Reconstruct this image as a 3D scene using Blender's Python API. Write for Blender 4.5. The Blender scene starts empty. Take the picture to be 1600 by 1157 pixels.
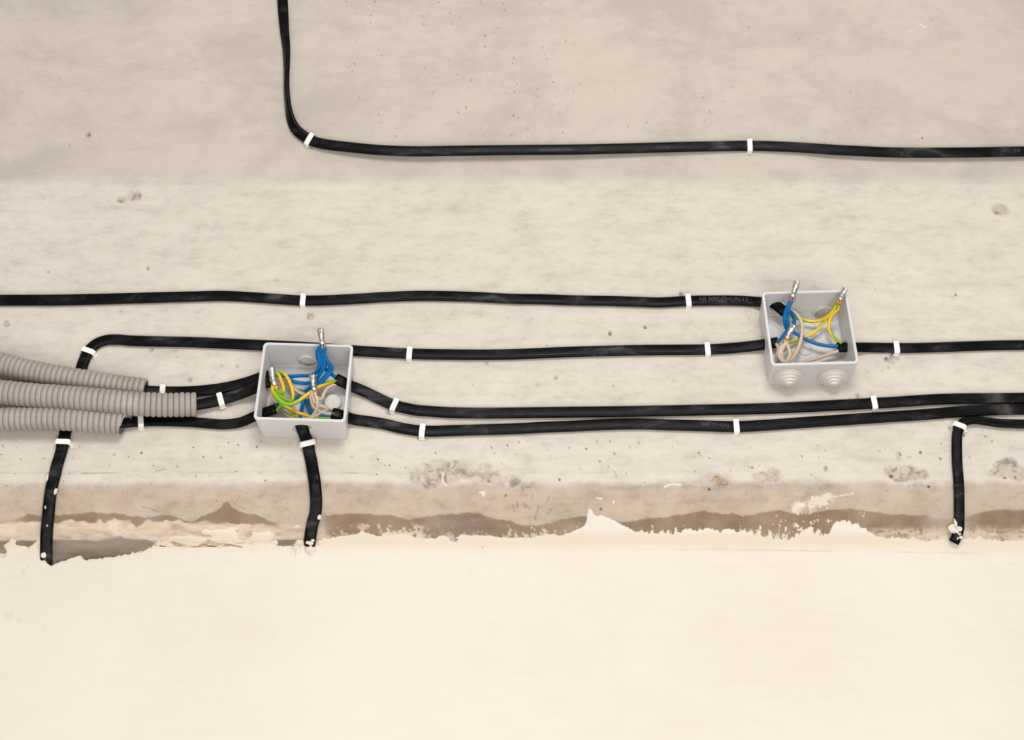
import bpy, bmesh, math, random
import numpy as np
from mathutils import Vector, Matrix

# ------------------------------------------------------------------ camera, world, lights, exposure
Z0 = 2.3                                  # height of the picture centre on the wall
FPX, PITCH, DIST = 2500.0, math.radians(31), 1.5
scene = bpy.context.scene
COL = scene.collection
Fv = np.array([0, math.cos(PITCH), math.sin(PITCH)])
Uv = np.array([0, -math.sin(PITCH), math.cos(PITCH)])
CAM = np.array([0, 0, Z0]) - DIST * Fv
cd = bpy.data.cameras.new('camera')
cam = bpy.data.objects.new('camera', cd)
COL.objects.link(cam)
cam.location = CAM
cam.rotation_euler = (math.pi / 2 + PITCH, 0, 0)
cd.sensor_width = 36
cd.lens = 36 * FPX / 1600
cd.clip_start = 0.05
scene.camera = cam

world = bpy.data.worlds.new('world')
scene.world = world
world.use_nodes = True
bg = world.node_tree.nodes['Background']
bg.inputs[0].default_value = (1.0, 0.985, 0.965, 1)
bg.inputs[1].default_value = 0.50

def area(name, loc, target, size, power, color=(1, 1, 1)):
    l = bpy.data.lights.new(name, 'AREA')
    l.shape = 'RECTANGLE'
    l.size, l.size_y = size
    l.energy = power
    l.color = color
    o = bpy.data.objects.new(name, l)
    COL.objects.link(o)
    o.location = loc
    o.rotation_euler = (Vector(target) - Vector(loc)).to_track_quat('-Z', 'Y').to_euler()
    return o
area('work_lamp', (0.12, -1.9, Z0 + 0.42), (0, 0, Z0 - 0.1), (0.75, 0.6), 23, (1.0, 0.985, 0.965))
area('low_bounce_fill', (0.15, -1.45, Z0 - 1.45), (0, 0, Z0 - 0.05), (1.7, 0.9), 25, (1.0, 0.985, 0.97))  # added unseen fill from below, standing in for floor bounce
scene.view_settings.view_transform = 'Standard'
scene.view_settings.look = 'None'
scene.view_settings.exposure = -0.11
scene.view_settings.gamma = 1.0
scene.view_settings.use_curve_mapping = False

rng = np.random.default_rng(7)
random.seed(7)
PI = math.pi
MM = 0.001

# ------------------------------------------------------------------ picture <-> world
def ray(px, py):
    return Fv + (px - 800) / FPX * np.array([1., 0, 0]) + (578.5 - py) / FPX * Uv

def at(px, py, off=0.0):
    """point seen at a pixel, off metres in front of the flat wall plane"""
    d = ray(px, py)
    t = (-off - CAM[1]) / d[1]
    return CAM + t * d

def proj(P):
    v = P - CAM
    dep = v @ Fv
    return 800 + FPX * v[..., 0] / dep, 578.5 - FPX * (v @ Uv) / dep

# the wall's section: flat face, gently leaning out above ZU, splayed back under ZL, plaster wall at YP
ZU = at(800, 283)[2]
ZL = at(800, 754)[2]
TU, TL = math.tan(math.radians(13)), math.tan(math.radians(36))
def softplus(t, w):
    t = np.asarray(t, float) / w
    return w * (np.maximum(t, 0) + np.log1p(np.exp(-np.abs(t))))
def surf(z):
    return -TU * softplus(np.asarray(z, float) - ZU, 0.006) + TL * softplus(ZL - np.asarray(z, float), 0.003)
def surf_n(z):
    e = 1e-4
    dy = (surf(z + e) - surf(z - e)) / (2 * e)
    n = np.array([0, -1.0, float(dy)])
    return n / np.linalg.norm(n)

def on(px, py, off=0.0):
    """point seen at a pixel, off metres in front of the wall's real section"""
    d = ray(px, py)
    lo, hi = 0.5, 4.0
    for _ in range(40):
        m = (lo + hi) / 2
        P = CAM + m * d
        if P[1] < float(surf(P[2])) - off / abs(surf_n(P[2])[1]):
            lo = m
        else:
            hi = m
    return CAM + lo * d
YP = on(800, 861)[1]
print('YP', YP, 'ZU', ZU, 'ZL', ZL)

# ------------------------------------------------------------------ helpers
def tag(o, label=None, cat=None, group=None, kind=None):
    for k, v in (('label', label), ('category', cat), ('group', group), ('kind', kind)):
        if v:
            o[k] = v
    return o

def empty(name, loc, label, cat, group=None):
    o = bpy.data.objects.new(name, None)
    o.empty_display_size = 0.01
    COL.objects.link(o)
    o.location = loc
    return tag(o, label, cat, group)

def mk(name, V, F, mat, parent=None, smooth=True, uv=None, loc=None):
    V = np.asarray(V, float)
    if parent is not None:
        base = np.array(world_loc(parent))
    else:
        base = V.mean(0) if loc is None else np.array(loc)
    me = bpy.data.meshes.new(name)
    me.from_pydata((V - base).tolist(), [], F)
    if uv is not None:
        l = me.uv_layers.new(name='UVMap')
        idx = np.empty(len(me.loops), int)
        me.loops.foreach_get('vertex_index', idx)
        l.data.foreach_set('uv', np.asarray(uv)[idx].ravel())
    if smooth:
        me.polygons.foreach_set('use_smooth', [True] * len(me.polygons))
    me.materials.append(mat)
    me.update()
    o = bpy.data.objects.new(name, me)
    COL.objects.link(o)
    if parent is not None:
        o.parent = parent
    else:
        o.location = base
    return o

def world_loc(o):
    l = Vector((0, 0, 0))
    while o is not None:
        l = l + o.location
        o = o.parent
    return l

def from_bm(name, bm, mat, parent=None, smooth=False):
    """bm is in world coordinates"""
    base = world_loc(parent) if parent is not None else Vector(np.mean([v.co[:] for v in bm.verts], axis=0))
    bmesh.ops.translate(bm, verts=bm.verts, vec=-base)
    bmesh.ops.recalc_face_normals(bm, faces=bm.faces)
    me = bpy.data.meshes.new(name)
    bm.to_mesh(me)
    bm.free()
    if smooth:
        me.polygons.foreach_set('use_smooth', [True] * len(me.polygons))
    me.materials.append(mat)
    o = bpy.data.objects.new(name, me)
    COL.objects.link(o)
    if parent is not None:
        o.parent = parent
    else:
        o.location = base
    return o

def spline(P, step=0.002):
    """centripetal-like Catmull-Rom through rows of P (any number of columns, first three are xyz)"""
    P = np.asarray(P, float)
    P = np.vstack([2 * P[0] - P[1], P, 2 * P[-1] - P[-2]])
    out = []
    for i in range(1, len(P) - 2):
        p0, p1, p2, p3 = P[i - 1:i + 3]
        L = np.linalg.norm(p2[:3] - p1[:3])
        n = max(2, int(L / step))
        k = lambda a, b: max(np.linalg.norm(b[:3] - a[:3]), 1e-6) ** 0.5
        t0 = 0; t1 = k(p0, p1); t2 = t1 + k(p1, p2); t3 = t2 + k(p2, p3)
        for j in range(n):
            t = t1 + (t2 - t1) * j / n
            A1 = (t1 - t) / (t1 - t0) * p0 + (t - t0) / (t1 - t0) * p1
            A2 = (t2 - t) / (t2 - t1) * p1 + (t - t1) / (t2 - t1) * p2
            A3 = (t3 - t) / (t3 - t2) * p2 + (t - t2) / (t3 - t2) * p3
            B1 = (t2 - t) / (t2 - t0) * A1 + (t - t0) / (t2 - t0) * A2
            B2 = (t3 - t) / (t3 - t1) * A2 + (t - t1) / (t3 - t1) * A3
            out.append((t2 - t) / (t2 - t1) * B1 + (t - t1) / (t2 - t1) * B2)
    out.append(P[-2])
    return np.array(out)

def tangents(P):
    T = np.gradient(P, axis=0)
    return T / np.linalg.norm(T, axis=1)[:, None]

def frames_transport(P):
    T = tangents(P)
    N = np.zeros_like(P)
    a = np.array([0, -1., 0])
    n = a - T[0] * (a @ T[0])
    if np.linalg.norm(n) < 0.2:
        n = np.array([0, 0, 1.]) - T[0] * T[0][2]
    N[0] = n / np.linalg.norm(n)
    for i in range(1, len(P)):
        n = N[i - 1] - T[i] * (N[i - 1] @ T[i])
        N[i] = n / np.linalg.norm(n)
    return T, N, np.cross(T, N)

def sweep_mesh(P, N, B, profs, caps=True):
    """profs: (n,m,2) coordinates along (B,N)"""
    n, m = profs.shape[:2]
    V = P[:, None, :] + profs[:, :, :1] * B[:, None, :] + profs[:, :, 1:] * N[:, None, :]
    F = []
    for i in range(n - 1):
        a, b = i * m, (i + 1) * m
        for j in range(m):
            k = (j + 1) % m
            F.append((a + j, a + k, b + k, b + j))
    if caps:
        F.append(tuple(range(m - 1, -1, -1)))
        F.append(tuple((n - 1) * m + j for j in range(m)))
    L = np.concatenate([[0], np.cumsum(np.linalg.norm(np.diff(P, axis=0), axis=1))])
    uv = np.stack(np.broadcast_arrays((np.arange(m) / m)[None, :], L[:, None]), -1).reshape(-1, 2)
    return V.reshape(-1, 3), F, uv

def circle(m):
    a = np.arange(m) * 2 * PI / m
    return np.stack([np.cos(a), np.sin(a)], 1)

def tube(P, r, m=10, step=0.0012):
    S = spline(P, step)
    T, N, B = frames_transport(S)
    rr = np.full(len(S), r) if np.isscalar(r) else r
    return sweep_mesh(S, N, B, circle(m)[None] * rr[:, None, None])

def lattice_noise(x, y, seed):
    xi, yi = np.floor(x).astype(int), np.floor(y).astype(int)
    fx, fy = x - xi, y - yi
    fx, fy = fx * fx * (3 - 2 * fx), fy * fy * (3 - 2 * fy)
    tab = np.random.default_rng(seed).random((256, 256))
    g = lambda a, b: tab[a & 255, b & 255]
    return ((g(xi, yi) * (1 - fx) + g(xi + 1, yi) * fx) * (1 - fy)
            + (g(xi, yi + 1) * (1 - fx) + g(xi + 1, yi + 1) * fx) * fy) * 2 - 1
def fbm(x, y, seed, octv=4):
    s, a, t = 0, 1.0, 0
    for k in range(octv):
        s = s + a * lattice_noise(x * 2 ** k + 17.3 * k, y * 2 ** k + 5.1 * k, seed + k)
        t += a
        a *= 0.55
    return s / t
def sstep(a, b, x):
    t = np.clip((x - a) / (b - a), 0, 1)
    return t * t * (3 - 2 * t)

# ------------------------------------------------------------------ materials
def mat(name, color=(0.5, 0.5, 0.5), rough=0.5, metal=0.0, spec=0.5):
    m = bpy.data.materials.new(name)
    m.use_nodes = True
    nt = m.node_tree
    b = nt.nodes['Principled BSDF']
    b.inputs['Base Color'].default_value = (*color, 1)
    b.inputs['Roughness'].default_value = rough
    b.inputs['Metallic'].default_value = metal
    b.inputs['Specular IOR Level'].default_value = spec
    return m, nt, b
def nd(nt, typ, **kw):
    n = nt.nodes.new(typ)
    for k, v in kw.items():
        setattr(n, k, v)
    return n
def noise(nt, vec, scale, detail=4, rough=0.55, dist=0.0):
    n = nd(nt, 'ShaderNodeTexNoise')
    n.inputs['Scale'].default_value = scale
    n.inputs['Detail'].default_value = detail
    n.inputs['Roughness'].default_value = rough
    n.inputs['Distortion'].default_value = dist
    nt.links.new(vec, n.inputs['Vector'])
    return n.outputs['Fac']
def ramp(nt, fac, stops):
    n = nd(nt, 'ShaderNodeValToRGB')
    e = n.color_ramp.elements
    while len(e) < len(stops):
        e.new(0.5)
    for el, (p, c) in zip(e, stops):
        el.position = p
        el.color = (*c, 1) if len(c) == 3 else c
    nt.links.new(fac, n.inputs['Fac'])
    return n.outputs['Color']
def mix(nt, fac, a, b, blend='MIX'):
    n = nd(nt, 'ShaderNodeMix', data_type='RGBA', blend_type=blend)
    for sock, v in ((n.inputs[0], fac), (n.inputs[6], a), (n.inputs[7], b)):
        if isinstance(v, (int, float)):
            sock.default_value = v
        elif isinstance(v, tuple):
            sock.default_value = (*v, 1)
        else:
            nt.links.new(v, sock)
    return n.outputs[2]
def math_n(nt, op, a, b=None):
    n = nd(nt, 'ShaderNodeMath', operation=op)
    for sock, v in zip(n.inputs, (a, b)):
        if v is None:
            continue
        if isinstance(v, (int, float)):
            sock.default_value = v
        else:
            nt.links.new(v, sock)
    return n.outputs[0]
def bump(nt, b, h, strength, dist=0.001):
    n = nd(nt, 'ShaderNodeBump')
    n.inputs['Strength'].default_value = strength
    n.inputs['Distance'].default_value = dist
    nt.links.new(h, n.inputs['Height'])
    nt.links.new(n.outputs[0], b.inputs['Normal'])
def coords(nt, scale=(1, 1, 1)):
    t = nd(nt, 'ShaderNodeTexCoord')
    mp = nd(nt, 'ShaderNodeMapping')
    mp.inputs['Scale'].default_value = scale
    nt.links.new(t.outputs['Object'], mp.inputs['Vector'])
    return mp.outputs[0]
def srgb(r, g, b):
    f = lambda c: (c / 255 / 12.92) if c / 255 <= 0.04045 else ((c / 255 + 0.055) / 1.055) ** 2.4
    return (f(r), f(g), f(b))

# concrete
CON, nt, b = mat('concrete', rough=0.85, spec=0.25)
v = coords(nt)
vs = coords(nt, (1, 1, 3.2))
big = noise(nt, v, 3.5, 5, 0.6, 0.4)
mid = noise(nt, vs, 14, 8, 0.70, 0.2)
fine = noise(nt, vs, 160, 4, 0.6)
base = ramp(nt, big, [(0.36, (0.54, 0.482, 0.415)), (0.64, (0.66, 0.592, 0.515))])
base = mix(nt, 0.6, base, ramp(nt, mid, [(0.36, (0.45, 0.40, 0.345)), (0.48, (0.60, 0.538, 0.462)), (0.64, (0.69, 0.625, 0.545))]))
base = mix(nt, 0.10, base, ramp(nt, fine, [(0.35, (0.40, 0.35, 0.30)), (0.65, (0.72, 0.66, 0.58))]))
blotch = noise(nt, coords(nt, (1, 1, 1.9)), 46, 6, 0.74, 0.2)
base = mix(nt, 0.30, base, ramp(nt, blotch, [(0.36, (0.40, 0.355, 0.305)), (0.47, (0.595, 0.535, 0.46)), (0.64, (0.70, 0.635, 0.555))]))
a1 = nd(nt, 'ShaderNodeAttribute', attribute_name='stain_shade_a')
a2 = nd(nt, 'ShaderNodeAttribute', attribute_name='stain_shade_b')
a3 = nd(nt, 'ShaderNodeAttribute', attribute_name='stain_shade_c')
def sep(a):
    s = nd(nt, 'ShaderNodeSeparateColor')
    nt.links.new(a.outputs['Color'], s.inputs[0])
    return s.outputs
A, Bm, Cm = sep(a1), sep(a2), sep(a3)
# upper face toned darker, with grey clouds
cloud = noise(nt, coords(nt, (1, 1, 1.8)), 7.5, 9, 0.72, 0.25)
cl = math_n(nt, 'MULTIPLY', Cm[0], ramp(nt, cloud, [(0.46, (0, 0, 0)), (0.60, (1, 1, 1))]))
base = mix(nt, math_n(nt, 'MULTIPLY', Cm[0], 0.70), base, (0.50, 0.435, 0.375))
base = mix(nt, math_n(nt, 'MULTIPLY', cl, 0.5), base, (0.385, 0.335, 0.29))
# tan stained soffit, some of its shade put into the colour
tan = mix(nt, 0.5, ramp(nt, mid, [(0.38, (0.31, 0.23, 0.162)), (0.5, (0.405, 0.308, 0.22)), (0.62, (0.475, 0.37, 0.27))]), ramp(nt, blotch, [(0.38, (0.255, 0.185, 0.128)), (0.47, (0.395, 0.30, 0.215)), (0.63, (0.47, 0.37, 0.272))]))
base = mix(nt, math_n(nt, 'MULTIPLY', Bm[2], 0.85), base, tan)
pt = ramp(nt, noise(nt, v, 90, 5, 0.7, 1.0), [(0.38, (0.20, 0.165, 0.145)), (0.48, (0.42, 0.345, 0.285)), (0.62, (0.56, 0.49, 0.425))])
base = mix(nt, math_n(nt, 'MULTIPLY', A[2], 0.82), base, pt)
dampc = ramp(nt, mid, [(0.3, (0.185, 0.118, 0.070)), (0.7, (0.285, 0.19, 0.12))])
base = mix(nt, A[0], base, dampc)
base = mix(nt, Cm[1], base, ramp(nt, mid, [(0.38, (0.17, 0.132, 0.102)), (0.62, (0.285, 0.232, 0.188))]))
washc = ramp(nt, noise(nt, vs, 30, 5, 0.65, 0.5), [(0.36, (0.40, 0.295, 0.21)), (0.49, (0.60, 0.465, 0.355)), (0.64, (0.68, 0.565, 0.45))])
base = mix(nt, A[1], base, washc)
base = mix(nt, Cm[2], base, (0.52, 0.30, 0.11))
base = mix(nt, Bm[0], base, (0.085, 0.065, 0.05))
base = mix(nt, Bm[1], base, (0.70, 0.63, 0.525))
nt.links.new(base, b.inputs['Base Color'])
h = math_n(nt, 'ADD', math_n(nt, 'MULTIPLY', mid, 0.6), math_n(nt, 'MULTIPLY', noise(nt, v, 420, 3, 0.6), 0.35))
h = math_n(nt, 'ADD', h, math_n(nt, 'MULTIPLY', math_n(nt, 'MULTIPLY', A[2], noise(nt, v, 130, 4, 0.7)), 3.0))
bump(nt, b, h, 0.22, 0.0012)

# plaster
PLA, nt, b = mat('cream_plaster', rough=0.8, spec=0.2)
v = coords(nt)
vs = coords(nt, (0.35, 1, 2.2))
n1 = noise(nt, v, 5, 5, 0.6)
n2 = noise(nt, vs, 60, 5, 0.6, 0.4)
c = ramp(nt, n1, [(0.38, (0.69, 0.622, 0.53)), (0.62, (0.73, 0.668, 0.58))])
c = mix(nt, 0.14, c, ramp(nt, n2, [(0.38, (0.65, 0.565, 0.455)), (0.60, (0.725, 0.66, 0.565))]))
at_ = nd(nt, 'ShaderNodeAttribute', attribute_name='stain_shade_a')
s = nd(nt, 'ShaderNodeSeparateColor')
nt.links.new(at_.outputs['Color'], s.inputs[0])
c = mix(nt, s.outputs[0], c, (0.68, 0.575, 0.455))
c = mix(nt, s.outputs[1], c, (0.36, 0.25, 0.16))
nt.links.new(c, b.inputs['Base Color'])
bump(nt, b, math_n(nt, 'ADD', n2, math_n(nt, 'MULTIPLY', noise(nt, v, 300, 3), 0.3)), 0.12, 0.001)

LUMP, nt, b = mat('plaster_lump', (0.72, 0.65, 0.55), 0.85)
bump(nt, b, noise(nt, coords(nt), 400, 4), 0.4, 0.001)

# black cable sheath
BLK, nt, b = mat('black_sheath', (0.012, 0.011, 0.011), 0.38, spec=0.11)
v = coords(nt, (0.35, 1, 1))
d = noise(nt, v, 55, 5, 0.65, 0.6)
dust = ramp(nt, d, [(0.49, (0.0018, 0.0016, 0.0016)), (0.60, (0.011, 0.0098, 0.0102)), (0.77, (0.085, 0.077, 0.078))])
specks = ramp(nt, noise(nt, coords(nt), 420, 2, 0.5), [(0.74, (0, 0, 0)), (0.78, (1, 1, 1))])
c = mix(nt, math_n(nt, 'MULTIPLY', specks, 0.35), dust, (0.35, 0.31, 0.27))
nt.links.new(c, b.inputs['Base Color'])
nt.links.new(ramp(nt, d, [(0.4, (0.26,) * 3), (0.7, (0.6,) * 3)]), b.inputs['Roughness'])
bump(nt, b, noise(nt, v, 120, 3), 0.10, 0.001)

WHT, nt, b = mat('white_clip_plastic', (0.86, 0.83, 0.75), 0.42)
bump(nt, b, noise(nt, coords(nt), 300, 2), 0.05)
BOX, nt, b = mat('grey_box_plastic', (0.585, 0.57, 0.575), 0.38)
v = coords(nt)
nt.links.new(ramp(nt, noise(nt, v, 25, 4), [(0.3, (0.60, 0.58, 0.575)), (0.7, (0.635, 0.615, 0.61))]), b.inputs['Base Color'])
bump(nt, b, noise(nt, v, 700, 2), 0.05, 0.0005)
RUB, nt, b = mat('rubber_grommet', (0.66, 0.60, 0.54), 0.55)
CAPM, nt, b = mat('pale_plastic_disc', (0.66, 0.635, 0.59), 0.45)
GRY, nt, b = mat('grey_conduit_plastic', (0.37, 0.325, 0.285), 0.5)
v = coords(nt)
nt.links.new(ramp(nt, noise(nt, v, 40, 5, 0.65), [(0.3, (0.315, 0.272, 0.238)), (0.6, (0.355, 0.312, 0.276)), (0.78, (0.44, 0.39, 0.345))]), b.inputs['Base Color'])
BLU, nt, b = mat('blue_insulation', (0.0, 0.125, 0.36), 0.38, spec=0.2)
BEI, nt, b = mat('beige_insulation', (0.60, 0.455, 0.335), 0.45)
COP, nt, b = mat('bare_copper', (0.62, 0.22, 0.07), 0.35, metal=1.0)
TIN, nt, b = mat('tinned_metal', (0.58, 0.545, 0.50), 0.30, metal=1.0)
v = coords(nt)
bump(nt, b, noise(nt, v, 330, 3), 0.7, 0.0012)
INK, nt, b = mat('grey_print', (0.055, 0.053, 0.055), 0.6)
YEG, nt, b = mat('yellow_green_insulation', rough=0.38)
uvn = nd(nt, 'ShaderNodeUVMap')
sx = nd(nt, 'ShaderNodeSeparateXYZ')
nt.links.new(uvn.outputs[0], sx.inputs[0])
ph = math_n(nt, 'FRACT', math_n(nt, 'ADD', sx.outputs[0], math_n(nt, 'MULTIPLY', sx.outputs[1], 16.0)))
nt.links.new(ramp(nt, ph, [(0.0, (0.21, 0.42, 0.008)), (0.50, (0.21, 0.42, 0.008)), (0.54, (0.80, 0.47, 0.012)), (0.97, (0.80, 0.47, 0.012))]), b.inputs['Base Color'])

# ------------------------------------------------------------------ concrete wall: dense relief with its own stains and some shade in the colour
def graded(parts):
    out = [parts[0][0]]
    for a, bb, st in parts:
        n = max(1, int(round(abs(bb - a) / st)))
        out += list(np.linspace(a, bb, n + 1)[1:])
    return np.array(out)
gx = graded([(-1.6, -0.62, 0.03), (-0.62, 0.62, 0.00092), (0.62, 1.6, 0.03)])
zs = ZL + 0.012
ze = on(800, 905)[2]
gz = graded([(Z0 + 1.3, Z0 + 0.50, 0.03), (Z0 + 0.50, zs, 0.00125), (zs, ze, 0.00072)])
X, Z = np.meshgrid(gx, gz)
Y = surf(Z)
PX, PY = proj(np.stack([X, Y, Z], -1))

def curve(pts):
    p = np.array(pts, float)
    return lambda x: np.interp(x, p[:, 0], p[:, 1])
damp_top = curve([(-300, 810), (0, 816), (20, 811), (45, 804), (65, 806), (90, 806), (115, 803.6), (150, 800.7), (180, 801.7), (200, 805.5), (225, 808), (240, 806.5), (255, 804.5), (275, 807), (290, 814), (302, 817), (315, 807), (335, 800), (345, 793), (350, 786), (356, 784), (362, 793), (375, 800), (395, 803), (410, 809), (425, 816), (450, 822), (470, 820), (490, 812), (505, 805.5), (540, 804), (600, 803.5), (615, 806), (630, 811), (640, 814), (655, 811), (670, 806), (690, 803.6), (710, 802.6), (730, 801.7), (750, 804.5), (770, 809), (790, 813), (805, 817), (815, 821), (835, 821.6), (850, 820), (865, 816), (880, 811), (900, 808), (920, 807), (950, 812), (970, 816.5), (985, 815), (1000, 813), (1020, 811), (1040, 808), (1060, 805.5), (1080, 802.6), (1098, 799), (1115, 801.7), (1130, 805), (1145, 802.6), (1160, 808), (1170, 806), (1185, 801.7), (1200, 799), (1215, 797.5), (1230, 801), (1260, 804), (1280, 801), (1300, 797.5), (1330, 795), (1350, 797.5), (1370, 800), (1390, 804), (1410, 804), (1440, 806), (1470, 810), (1500, 810), (1530, 802), (1550, 797.5), (1570, 795.5), (1600, 797), (1900, 803)])
damp_bot = curve([(-300, 819), (0, 819), (25, 817), (55, 815), (70, 816), (90, 818), (110, 811), (120, 815), (130, 813), (140, 817), (150, 817), (156, 811), (163, 818), (172, 812), (180, 810), (186, 814), (196, 813), (202, 811), (208, 820), (213, 824), (220, 821), (230, 811), (240, 816), (255, 815), (262, 813), (270, 815), (280, 812), (290, 818), (305, 817), (320, 813), (340, 820), (355, 817), (370, 820), (385, 818), (395, 820), (410, 818), (425, 822), (470, 830), (500, 817), (530, 821), (560, 819), (600, 820), (620, 823), (640, 826), (680, 836), (720, 832), (760, 838), (800, 842), (860, 845), (1000, 850), (1300, 850), (1380, 830), (1480, 832), (1600, 834), (1900, 834)])
edge = curve([(-400, 850), (-100, 853), (0, 853), (10, 850), (18, 843), (35, 849), (42, 856), (50, 852), (58, 846), (64, 842), (68, 850), (72, 876), (80, 881), (95, 877), (110, 872), (125, 868), (137, 875), (150, 872), (175, 868), (200, 865), (225, 860), (237, 855), (240, 850), (300, 852), (345, 853), (385, 850), (425, 851), (432, 854), (458, 853), (462, 846), (470, 843), (476, 850), (488, 850), (492, 844), (500, 844), (505, 840), (520, 840.6), (540, 838.7), (560, 834), (567, 831), (580, 837), (600, 837), (615, 837), (630, 833.6), (640, 837), (648, 841.6), (660, 843), (680, 841.6), (688, 837), (700, 840), (715, 839), (722, 835), (736, 836), (760, 837), (780, 838.7), (800, 840), (830, 840), (845, 836), (860, 835), (880, 835), (890, 832), (900, 827), (912, 824), (917, 815), (919, 795), (924, 796), (929, 806.4), (945, 806.4), (955, 811), (970, 819.7), (985, 827), (1000, 832), (1020, 833), (1050, 834), (1070, 829), (1095, 829), (1108, 825), (1125, 830), (1140, 827), (1150, 832), (1170, 830), (1185, 836), (1200, 838), (1210, 843), (1230, 844), (1240, 840), (1255, 830), (1268, 823), (1273, 836), (1285, 838), (1296, 832), (1302, 821), (1310, 815), (1322, 815), (1340, 821), (1355, 827.5), (1365, 837.5), (1400, 840), (1430, 842.5), (1450, 845), (1475, 843), (1490, 845), (1505, 841), (1530, 842.5), (1570, 844), (1600, 845), (2000, 845)])

nz1 = fbm(X * 60, Z * 60, 11, 5)
nz2 = fbm(X * 260, Z * 260, 21, 4)
nzs = fbm(X * 130, Z * 500, 31, 4)
nz3 = fbm(X * 620, Z * 620, 51, 3)
pyj = PY + nz1 * 2.6 + nz2 * 1.6
damp = sstep(-1.2, 1.5, pyj - damp_top(PX))
damp_gap = 1 - 0.85 * sstep(428, 440, PX) * (1 - sstep(500, 512, PX)) - 0.6 * sstep(1425, 1460, PX) * (1 - sstep(1500, 1540, PX))
damp_gap = damp_gap * (1 - 0.75 * (1 - sstep(10, 45, PX)))
damp = damp * damp_gap * (0.86 + 0.25 * nz1)
vert = fbm(X * 420, Z * 90, 41, 4)
grain = fbm(X * 150, Z * 260, 71, 5)
below = sstep(-0.8, 1.5, PY + nz2 * 2.2 - damp_bot(PX))
# thin peach plaster wash under the damp band
wash_l = below * (1 - sstep(843, 847, PY + nz1 * 2.5)) * (1 - sstep(425, 470, PX))
wash_l2 = below * sstep(230, 250, PX) * (1 - sstep(425, 470, PX)) * sstep(-0.15, 0.25, nzs + 0.25)
wash_m = below * (1 - sstep(420, 470, PX) * 0.0) * sstep(470, 500, PX) * sstep(0.0, 0.22, nz2 + 0.35 * nz1 + 0.016 * (PY - 834))
wash_r = sstep(1340, 1390, PX) * sstep(822, 832, PY + nz1 * 6) * sstep(-0.25, 0.2, nzs + 0.15) * 0.85
wash_g = sstep(420, 440, PX) * (1 - sstep(500, 520, PX)) * sstep(814, 826, PY + nz1 * 5) * 0.55
wash = np.clip(np.maximum.reduce([wash_l, wash_l2, wash_m * 0.75, wash_r, wash_g]), 0, 1)
wash_d = sstep(1375, 1400, PX) * sstep(820, 838, PY + vert * 9) * sstep(-0.2, 0.25, vert) * 0.8
wash = np.clip(np.maximum(wash, wash_d), 0, 1)
greyz = np.zeros_like(X)
# bare concrete strip low left, gap shadow painted into its grey; grey lens mid
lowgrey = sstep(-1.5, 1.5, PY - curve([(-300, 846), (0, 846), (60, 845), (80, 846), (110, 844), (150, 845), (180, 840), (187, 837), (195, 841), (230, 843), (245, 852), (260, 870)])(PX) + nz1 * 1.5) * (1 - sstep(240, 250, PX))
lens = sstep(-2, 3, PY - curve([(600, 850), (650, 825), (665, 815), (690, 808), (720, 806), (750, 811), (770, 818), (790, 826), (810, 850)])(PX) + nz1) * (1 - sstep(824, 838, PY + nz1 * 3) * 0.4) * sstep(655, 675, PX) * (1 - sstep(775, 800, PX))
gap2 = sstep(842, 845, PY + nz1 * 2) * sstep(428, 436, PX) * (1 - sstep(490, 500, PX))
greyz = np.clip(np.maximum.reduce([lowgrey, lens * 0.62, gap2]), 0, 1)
wash = wash * (1 - lowgrey) * (1 - 0.7 * lens) * (1 - gap2)
damp = damp * (1 - lowgrey * 0.7)

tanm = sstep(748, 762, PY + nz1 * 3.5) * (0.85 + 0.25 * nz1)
upper = 1 - sstep(272, 294, PY + nz1 * 4)

H = nz1 * 0.00025 + nz2 * 0.00006
patch = np.zeros_like(X)
for (cx, cy, rx, ry) in [(690, 737, 46, 20), (672, 752, 30, 12), (712, 728, 20, 12), (757, 744, 32, 12), (758, 731, 12, 8), (795, 752, 22, 9), (648, 748, 8, 6), (1120, 750, 26, 13), (1200, 745, 26, 9), (1210, 738, 12, 7), (1412, 741, 36, 12), (1415, 744, 16, 9), (1573, 728, 22, 12), (1562, 740, 24, 9), (1590, 738, 18, 14),
                         (1393, 562, 13, 7), (485, 494, 7, 7), (1404, 712, 4, 9), (1340, 618, 4, 5), (1290, 733, 4, 5), (210, 305, 12, 9), (189, 312, 7, 5), (139, 211, 5, 4), (10, 505, 5, 6), (370, 572, 5, 4), (297, 593, 4, 4), (236, 547, 4, 4), (760, 568, 5, 3), (868, 590, 4, 4), (953, 520, 3, 5), (1563, 327, 14, 9), (345, 715, 3, 3)]:
    m = 1 - sstep(0.65, 1.15, np.hypot((PX - cx) / rx, (PY - cy) / ry) + nz1 * 0.35 + nz2 * 0.25)
    patch = np.maximum(patch, m)
H -= patch * (0.0006 + 0.0011 * np.abs(nz2))
pit = np.zeros_like(X)
def dab(arr, cx, cy, r, val, hh=None, ry=None):
    ry = ry or r
    P = on(cx, cy)
    sx_ = r * 1.9 / 1600; sz_ = ry * 2.4 / 1600
    i0, i1 = np.searchsorted(gx, [P[0] - sx_, P[0] + sx_])
    j0 = np.searchsorted(-gz, -(P[2] + sz_)); j1 = np.searchsorted(-gz, -(P[2] - sz_))
    if i1 <= i0 or j1 <= j0:
        return
    s = np.s_[j0:j1, i0:i1]
    m = 1 - sstep(0.55, 1.2, np.hypot((PX[s] - cx) / r, (PY[s] - cy) / ry) + nz2[s] * 0.3)
    arr[s] = np.maximum(arr[s], m * val)
    if hh:
        H[s] -= m * hh
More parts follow.
